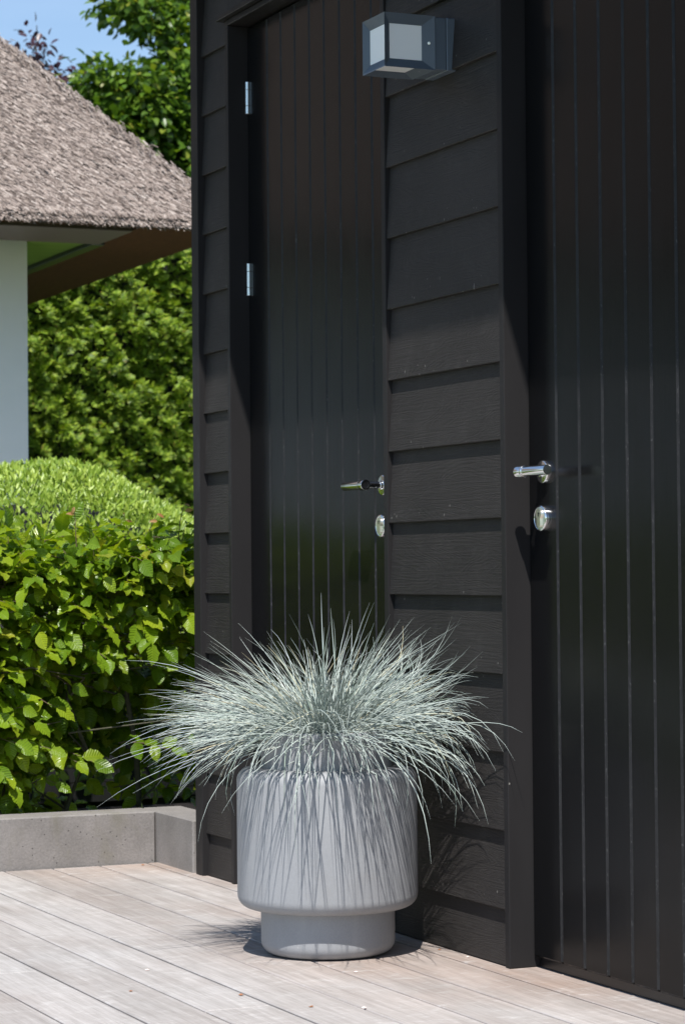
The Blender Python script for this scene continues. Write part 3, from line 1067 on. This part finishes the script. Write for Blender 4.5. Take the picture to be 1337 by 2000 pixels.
for t in range(3):
    sel = (~leadset) & (np.arange(len(poss)) % 3 == t)
    tag(mass('foliage', BT[t][0], BT[t][1], MT[sel], poss[sel], M['beech'], hedge, BT[t][2]), kind='stuff')
tag(twigs.build('twigs', M['twig'], hedge, fix=False), kind='stuff')
for k in range(17):
    x = -2.9 + 0.25 * k + hr.normal(0, 0.03); y = 7.50 + hr.normal(0, 0.04)
    if k in (9, 10, 11, 12): y -= 0.16
    mb = MB()
    ps = [(x + hr.normal(0, 0.012) * i, y + hr.normal(0, 0.012) * i, -0.03 + 0.165 * i) for i in range(6)]
    mb.tube(ps, [0.011, 0.0095, 0.009, 0.008, 0.006, 0.004], 8)
    for q in range(4):
        b0 = Vector(ps[1 + q])
        mb.tube([b0, b0 + Vector((hr.normal(0, .08), -0.08, 0.07)), b0 + Vector((hr.normal(0, .14), -0.19, 0.11))], [0.004, 0.003, 0.0015], 5)
    mb.build('stem', M['stem'], hedge)
# a few withered russet shoots standing on top
for (x, y, z, dx) in ((0.158, 7.25, 0.975, 0.02), (-0.175, 7.22, 0.965, -0.01), (0.045, 7.24, 0.945, 0.04), (0.015, 7.26, 0.94, -0.03)):
    mb = MB()
    tp = Vector((x + dx, y - 0.01, z + 0.085))
    mb.tube([(x, y, z - 0.05), (x + dx * 0.4, y, z + 0.03), tp], [0.0018, 0.0015, 0.001], 5)
    mb.build('shoot', M['twig'], hedge)
    for q in range(2):
        f = frames(np.array([[hr.normal(0.2, 0.6), -0.3, hr.normal(-0.2, 0.4)]]), np.array([[0.2, -1.0, 0.3]]))[0] * 0.026
        o = link('withered_leaf', None, hedge) if False else None
        me = bmesh_leaf[q].copy(); me.materials.clear(); me.materials.append(M['russet'])
        o = link('withered_leaf', me, hedge)
        pz = tp - Vector((0, 0, 0.022 * q))
        o.matrix_basis = Matrix([[f[i][0] * 0.7, f[i][1], f[i][2], pz[i]] for i in range(3)] + [[0, 0, 0, 1]])

# ---- clipped dome shrub
shrub = empty('clipped_shrub', (0.50, 9.9, -0.05))
tag(shrub, 'rounded clipped shrub with small light green leaves behind the beech hedge', 'shrub')
sr = np.random.default_rng(8)
nS = 34000
u = sr.uniform(0, 2 * math.pi, nS); cz = sr.uniform(-0.05, 1.0, nS)
rad = np.sqrt(1 - np.clip(cz, 0, 1) ** 2)
S = np.array([1.02, 0.85, 0.92])
d = np.stack([rad * np.cos(u), rad * np.sin(u), cz], 1)
nr = d / S; nr /= np.linalg.norm(nr, axis=1, keepdims=True)
lump = 1 + 0.025 * vnoise(d * 4, 2)
P = np.array([0.50, 9.9, 0.365]) + d * S * lump[:, None] - nr * (sr.random(nS) ** 2 * 0.07)[:, None]
tp = nr * 0.45 + np.array([0, 0.15, 0.55]) + sr.normal(0, 0.45, (nS, 3))
fr = frames(tp, nr + sr.normal(0, 0.4, (nS, 3)) + np.array([-0.3, -0.9, 0.5]))
lt = np.array([(0, 0, 0), (-0.17, 0.45, 0.05), (0.17, 0.45, 0.05), (0, 1, -0.06), (0, 0.45, -0.02)])
lf = np.array([(0, 4, 1), (1, 4, 3), (0, 2, 4), (2, 3, 4)])
tag(mass('foliage', lt, lf, fr * sr.uniform(0.024, 0.040, nS)[:, None, None], P, M['shrub'], shrub), kind='stuff')
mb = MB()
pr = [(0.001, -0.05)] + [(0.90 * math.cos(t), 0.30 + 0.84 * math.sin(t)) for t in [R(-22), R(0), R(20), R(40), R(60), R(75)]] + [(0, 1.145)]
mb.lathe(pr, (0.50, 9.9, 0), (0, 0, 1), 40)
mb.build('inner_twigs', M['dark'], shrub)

# ---- yew hedge
yew = empty('yew_hedge', (3.2, 16.0, -0.05))
tag(yew, 'tall dark green clipped yew hedge behind the thatched house corner', 'hedge')
yr = np.random.default_rng(14)
def yew_tufts(nn, x0, x1, z0, z1):
    x = yr.uniform(x0, x1, nn); z = yr.uniform(z0, z1, nn)
    lum = vnoise(np.stack([x * 4.5, z * 4.5], -1), 21) * 0.06 + vnoise(np.stack([x * 20, z * 20], -1), 22) * 0.11
    y = 15.45 + lum + yr.random(nn) ** 1.8 * 0.12
    return np.stack([x, y, z], 1)
P = np.concatenate([yew_tufts(44000, 1.2, 4.2, 0.2, 3.15), yew_tufts(9000, -7, 1.2, 0.2, 3.15), yew_tufts(5000, 4.2, 8, 0.2, 3.15)])
nT = len(P)
tp = np.stack([yr.normal(0, 0.75, nT), -0.75 + yr.normal(0, 0.3, nT), 0.25 + yr.normal(0, 0.55, nT)], 1)
fr = frames(tp, np.tile([-0.2, -0.8, 0.9], (nT, 1)) + yr.normal(0, 0.4, (nT, 3)))
# flat spray of needles: a central shoot with side needles
tv = [(0, 0, 0), (-0.10, 0.5, 0.02), (0.10, 0.5, 0.02), (0, 1.0, -0.08)]
tf = [(0, 2, 1), (1, 2, 3)]
for k, yy in enumerate((0.12, 0.34, 0.56, 0.76)):
    for sg in (-1, 1):
        n0 = len(tv); ln = 0.46 - 0.06 * k
        tv += [(0, yy, 0), (sg * ln * 0.55, yy + 0.10, 0.05), (sg * ln, yy + 0.30, 0.0), (sg * ln * 0.5, yy + 0.26, 0.02)]
        tf += [(n0, n0 + 1, n0 + 2), (n0, n0 + 2, n0 + 3)] if sg > 0 else [(n0, n0 + 2, n0 + 1), (n0, n0 + 3, n0 + 2)]
tag(mass('foliage', tv, tf, fr * yr.uniform(0.032, 0.064, nT)[:, None, None], P, M['yew'], yew), kind='stuff')
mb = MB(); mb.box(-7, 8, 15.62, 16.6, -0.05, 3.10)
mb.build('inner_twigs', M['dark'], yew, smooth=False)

# ------------------------------------------------------------------ thatched house
house = empty('thatched_house', (-3.0, 13.0, -0.05))
tag(house, 'white rendered house with a deep grey brown thatched roof', 'house')
EX, EY, EZ = 1.935, 11.16, 2.50          # outer eave corner
TP = math.tan(R(47))
mb = MB(); mb.box(-9.0, 1.085, 11.95, 19.0, -0.05, 2.56)
mb.build('wall', M['render'], house, smooth=False)
roof = MB()
H = 3.0
XL = -9.6
rt = [(EX, EY, EZ), (EX - H, EY + H, EZ + H * TP), (XL, EY + H, EZ + H * TP), (XL, EY, EZ),
      (EX, EY + 2 * H, EZ), (XL, EY + 2 * H, EZ)]
roof.v += rt
roof.face((3, 0, 1, 2)); roof.face((0, 4, 1)); roof.face((4, 5, 2, 1)); roof.face((5, 3, 2))
roof.face((0, 3, 5, 4))
roof_o = roof.build('roof', M['thatch'], house, smooth=False)
# underside of the thatch, beams and soffit below it
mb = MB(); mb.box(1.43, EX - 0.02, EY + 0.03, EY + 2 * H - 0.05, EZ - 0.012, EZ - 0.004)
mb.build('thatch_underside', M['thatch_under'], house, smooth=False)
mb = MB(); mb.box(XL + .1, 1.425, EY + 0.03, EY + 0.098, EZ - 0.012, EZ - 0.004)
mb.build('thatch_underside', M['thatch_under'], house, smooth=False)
mb = MB(); mb.box(XL + .1, 1.40, EY + 0.10, EY + 0.60, EZ - 0.030, EZ - 0.005, 0.003)
mb.build('eave_board', M['eave_paint'], house, smooth=False)
mb = MB(); mb.box(1.36, 1.428, EY + 0.605, EY + 5.6, EZ - 0.032, EZ - 0.004, 0.003)
mb.build('eave_beam', M['black'], house, smooth=False)
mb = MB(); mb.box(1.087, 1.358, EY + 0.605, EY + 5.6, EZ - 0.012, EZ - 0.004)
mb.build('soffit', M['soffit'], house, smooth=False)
# reed ends
tr = np.random.default_rng(3)
def reeds(nn, s0, s1, right=False):
    a = tr.random(nn); h = tr.random(nn) ** 1.1
    run = h * 2.2
    if not right:
        x = s0 + (s1 - s0) * a
        y = EY + run; ok = x < EX - run + 0.02
        pos = np.stack([x, y, EZ + run * TP], 1)
        down = np.array([0, -1, -TP]); nrm = np.array([0, -TP, 1.0])
    else:
        y = EY + 0.0 + 5.5 * a; x = EX - run; ok = (y > EY + run - 0.02) & (run > 0.10)
        pos = np.stack([x, y, EZ + run * TP], 1)
        down = np.array([1.0, 0, -TP]); nrm = np.array([TP, 0, 1.0])
    down = down / np.linalg.norm(down); nrm = nrm / np.linalg.norm(nrm)
    lat = np.cross(down, nrm)
    t = down + nrm * tr.uniform(0.02, 0.22, (nn, 1)) + lat * (tr.normal(0, 0.22, (nn, 1)) + (0.0 if right else -0.75))
    pos = pos + nrm * tr.uniform(-0.006, 0.010, (nn, 1))
    f = frames(t, np.tile(nrm, (nn, 1)) + tr.normal(0, 0.4, (nn, 3)))
    ln = tr.uniform(0.024, 0.050, nn); wd = tr.uniform(0.0014, 0.0034, nn)
    mt = f.copy(); mt[:, :, 0] *= wd[:, None]; mt[:, :, 1] *= ln[:, None]; mt[:, :, 2] *= wd[:, None]
    return mt[ok], pos[ok]
A = [reeds(150000, -0.6, EX), reeds(9000, 0, 0, True), reeds(22000, -8.5, -0.6)]
# hip: reeds straddling the corner
nh = 6500
run = tr.random(nh) * 2.2
pos = np.stack([EX - run, EY + run, EZ + run * TP], 1) + tr.normal(0, 0.022, (nh, 3)) * [1, 1, 0.3] + np.array([0.0, 0.0, 0.004])
t = np.array([0.55, -0.55, -TP * 0.8]) + tr.normal(0, 0.22, (nh, 3))
f = frames(t, np.tile([0.5, -0.5, 0.8], (nh, 1)))
ln = tr.uniform(0.024, 0.045, nh); wd = tr.uniform(0.0014, 0.0034, nh)
f = f.copy(); f[:, :, 0] *= wd[:, None]; f[:, :, 1] *= ln[:, None]; f[:, :, 2] *= wd[:, None]
A.append((f, pos))
# ragged eave fringe
ne = 15000
x = tr.uniform(XL + 0.3, EX, ne); x[:13000] = tr.uniform(-0.6, EX, 13000)
pos = np.stack([x, np.full(ne, EY) + tr.uniform(0.0, 0.05, ne), EZ + tr.uniform(-0.002, 0.05, ne)], 1)
t = np.stack([tr.normal(0.45, 0.25, ne), -0.62 + tr.normal(0, 0.1, ne), np.full(ne, -0.66) + tr.normal(0, 0.15, ne)], 1)
f = frames(t, np.tile([0, -0.8, 0.7], (ne, 1)))
ln = tr.uniform(0.020, 0.045, ne); wd = tr.uniform(0.0014, 0.0034, ne)
f = f.copy(); f[:, :, 0] *= wd[:, None]; f[:, :, 1] *= ln[:, None]; f[:, :, 2] *= wd[:, None]
A.append((f, pos))
mt = np.concatenate([a[0] for a in A]); pos = np.concatenate([a[1] for a in A])
rv = np.array([(-1, 0, 0), (1, 0, 0), (0, 0, 1.2), (-0.8, 1, 0), (0.8, 1, 0), (0, 1, 1.0)])
rfc = np.array([(1, 2, 5), (1, 5, 4), (2, 0, 3), (2, 3, 5)])
tag(mass('reeds', rv, rfc, mt, pos, M['reed'], roof_o, smooth=False), kind='stuff')

# ------------------------------------------------------------------ trees
def leaf_cloud(name, clumps, nleaf, size, mat, parent, seed, flat=0.6):
    r = np.random.default_rng(seed)
    vol = np.array([c[3] * c[4] * c[5] for c in clumps]) ** 0.75
    cnt = np.maximum((vol / vol.sum() * nleaf).astype(int), 30)
    P = []; O = []
    for (cx, cy, cz, rx, ry, rz), k in zip(clumps, cnt):
        # twig tips inside the clump, leaves gathered round them
        nt_ = max(6, k // 9)
        d = r.normal(size=(nt_, 3)); d /= np.linalg.norm(d, axis=1, keepdims=True)
        d *= (r.random((nt_, 1)) ** 0.45) * r.uniform(0.8, 1.12, (nt_, 1))
        tpos = np.array([cx, cy, cz]) + d * [rx, ry, rz]
        idx = r.integers(0, nt_, k)
        off = r.normal(0, 0.055, (k, 3)) * [1.3, 1.3, 0.8]
        P.append(tpos[idx] + off); O.append(d[idx] * 0.7 + off * 5)
    P = np.concatenate(P); O = np.concatenate(O); n_ = len(P)
    tip = O + r.normal(0, 0.5, (n_, 3)) + np.array([0, 0, -0.25])
    nrm = np.tile([0.0, -0.35, 1.0], (n_, 1)) + r.normal(0, 0.5, (n_, 3))
    f = frames(tip, nrm) * r.uniform(0.7, 1.25, n_)[:, None, None] * size
    tv = np.array([(0, 0, 0), (-0.27, 0.28, 0.06), (0.27, 0.28, 0.06), (-0.26, 0.64, 0.02), (0.26, 0.64, 0.02), (0, 1, -0.12), (0, 0.45, -0.03)])
    tf = np.array([(0, 6, 1), (1, 6, 3), (3, 6, 5), (0, 2, 6), (2, 4, 6), (4, 5, 6)])
    return tag(mass(name, tv, tf, f, P, mat, parent), kind='stuff')

tree = empty('broadleaf_tree', (5.6, 19.6, -0.05))
tag(tree, 'tall green leafy tree rising behind the thatched roof', 'tree')
clumps = [(4.30, 19.0, 5.32, 0.42, 0.4, 0.17), (4.04, 19.1, 5.46, 0.24, 0.3, 0.10), (4.45, 19.0, 5.04, 0.20, 0.3, 0.15),
          (3.98, 19.0, 4.72, 0.30, 0.3, 0.15), (4.36, 19.0, 4.70, 0.28, 0.4, 0.20), (4.25, 18.9, 4.40, 0.36, 0.4, 0.26),
          (4.52, 18.9, 4.10, 0.25, 0.4, 0.28), (3.92, 19.0, 4.45, 0.22, 0.3, 0.20), (4.55, 18.9, 3.72, 0.24, 0.4, 0.26),
          (4.15, 18.9, 4.05, 0.28, 0.4, 0.26), (4.05, 18.8, 4.62, 0.36, 0.35, 0.22), (3.78, 18.9, 4.80, 0.26, 0.3, 0.14), (4.4, 18.8, 4.85, 0.25, 0.3, 0.2), (4.3, 18.7, 4.25, 0.4, 0.3, 0.3), (3.85, 18.8, 4.3, 0.3, 0.3, 0.25), (4.0, 19.2, 3.6, 0.5, 0.4, 0.4), (3.5, 19.3, 3.5, 0.5, 0.4, 0.4), (4.4, 19.6, 5.9, 0.55, 0.5, 0.28)]
tr2 = random.Random(4)
for k in range(34):
    a = tr2.uniform(0, 6.28); zz = tr2.uniform(3.3, 7.6)
    rr = tr2.uniform(0.2, 1.0) * (1.55 if zz < 6 else 1.55 * (8.2 - zz) / 2.2)
    clumps.append((5.95 + rr * math.cos(a), 19.9 + rr * math.sin(a), zz, tr2.uniform(.3, .55), tr2.uniform(.3, .55), tr2.uniform(.22, .4)))
leaf_cloud('crown', clumps, 52000, 0.088, M['treeleaf'], tree, 31)
mb = MB()
mb.tube([(5.9, 19.9, -0.05), (5.88, 19.88, 1.2), (5.85, 19.86, 2.6), (5.9, 19.9, 4.2), (5.95, 19.9, 5.8), (5.9, 19.95, 7.2)], [0.17, 0.14, 0.12, 0.09, 0.05, 0.02], 12)
mb.build('trunk', M['bark'], tree)
for c in clumps:
    zb = max(2.2, c[2] - 0.9)
    mb = MB()
    mb.tube([(5.88, 19.88, zb), ((5.88 + c[0]) / 2, (19.88 + c[1]) / 2, (zb + c[2]) / 2 + 0.12), (c[0], c[1], c[2]), (c[0] - 0.1, c[1] - 0.03, c[2] + 0.1)], [0.035, 0.024, 0.011, 0.005], 6)
    mb.build('limb', M['bark'], tree)

ctree = empty('copper_beech', (3.55, 20.6, -0.05))
tag(ctree, 'dark purple leaved beech whose twigs peek over the thatched roof ridge', 'tree')
cc = [(3.74, 20.4, 5.20, 0.10, 0.1, 0.22), (3.90, 20.4, 5.05, 0.26, 0.2, 0.12), (3.70, 20.4, 5.42, 0.04, 0.05, 0.12), (4.30, 20.5, 5.02, 0.24, 0.2, 0.09), (3.9, 20.5, 4.7, 0.3, 0.3, 0.2), (4.5, 20.5, 4.8, 0.3, 0.3, 0.2),
      (3.6, 20.6, 4.3, 0.4, 0.3, 0.3), (3.2, 20.6, 3.9, 0.5, 0.4, 0.4), (3.9, 20.7, 3.7, 0.5, 0.4, 0.4), (3.0, 20.6, 3.2, 0.6, 0.4, 0.4), (3.7, 20.7, 2.9, 0.6, 0.4, 0.4)]
leaf_cloud('crown', cc, 6500, 0.075, M['purpleleaf'], ctree, 32)
mb = MB(); mb.tube([(3.55, 20.6, -0.05), (3.57, 20.6, 1.5), (3.6, 20.55, 3.2), (3.68, 20.45, 4.6), (3.70, 20.4, 5.50)], [0.09, 0.075, 0.05, 0.02, 0.004], 10)
mb.build('trunk', M['bark'], ctree)
for c in cc[3:]:
    mb = MB()
    zb = max(1.6, c[2] - 0.8)
    mb.tube([(3.57, 20.6, zb), ((3.57 + c[0]) / 2, 20.57, (zb + c[2]) / 2 + 0.1), c[:3]], [0.03, 0.02, 0.006], 6)
    mb.build('limb', M['bark'], ctree)

# ------------------------------------------------------------------ small litter on the deck
def litter(name, x, y, s, mat, label, cat, group, seed):
    r = random.Random(seed)
    mb = MB()
    n_ = 7
    c0 = len(mb.v); mb.v.append((x, y, 0.0016 + s * 0.32))
    for k in range(n_):
        a = 2 * math.pi * k / n_
        q = s * r.uniform(0.65, 1.1)
        mb.v.append((x + q * math.cos(a), y + q * 0.8 * math.sin(a), 0.0004 + s * r.uniform(0.0, 0.35)))
    for k in range(n_): mb.face((c0, c0 + 1 + k, c0 + 1 + (k + 1) % n_))
    n2 = len(mb.v); mb.v.append((x, y, 0.0003))
    for k in range(n_): mb.face((n2, c0 + 1 + (k + 1) % n_, c0 + 1 + k))
    o = mb.build(name, mat, None)
    tag(o, label, cat, group)
litter('fallen_petal', -0.476, 4.465, 0.0058, M['petal'], 'tiny pale pink petal lying on the front of the deck', 'petal', 'petals on the deck', 1)
litter('fallen_petal', -0.314, 4.869, 0.0050, M['petal'], 'tiny pale petal on the deck just in front of the planter base', 'petal', 'petals on the deck', 2)
litter('fallen_petal', -0.012, 4.943, 0.0050, M['petal'], 'tiny pale petal on the deck against the black boards near the right door', 'petal', 'petals on the deck', 3)
litter('fallen_petal', -0.700, 5.094, 0.0060, M['petal'], 'tiny white petal on the grey deck boards left of the planter', 'petal', 'petals on the deck', 4)
litter('dry_leaf', -0.078, 6.916, 0.0060, M['dryleaf'], 'tiny brown leaf scrap on the deck at the kerb corner', 'leaf scrap', 'leaf scraps on the deck', 5)
litter('dry_leaf', -0.822, 4.851, 0.0050, M['dryleaf'], 'tiny brown leaf scrap on the leftmost deck boards', 'leaf scrap', 'leaf scraps on the deck', 6)
litter('dry_leaf', -0.637, 4.710, 0.0080, M['dryleaf'], 'brown leaf scrap on the deck front, left of the planter base', 'leaf scrap', 'leaf scraps on the deck', 7)
litter('dry_leaf', -0.563, 4.521, 0.0060, M['dryleaf'], 'small brown leaf scrap on the deck at the bottom centre', 'leaf scrap', 'leaf scraps on the deck', 8)
litter('dry_leaf', -0.020, 5.068, 0.0050, M['dryleaf'], 'tiny orange leaf scrap on the deck by the boards right of the planter', 'leaf scrap', 'leaf scraps on the deck', 9)
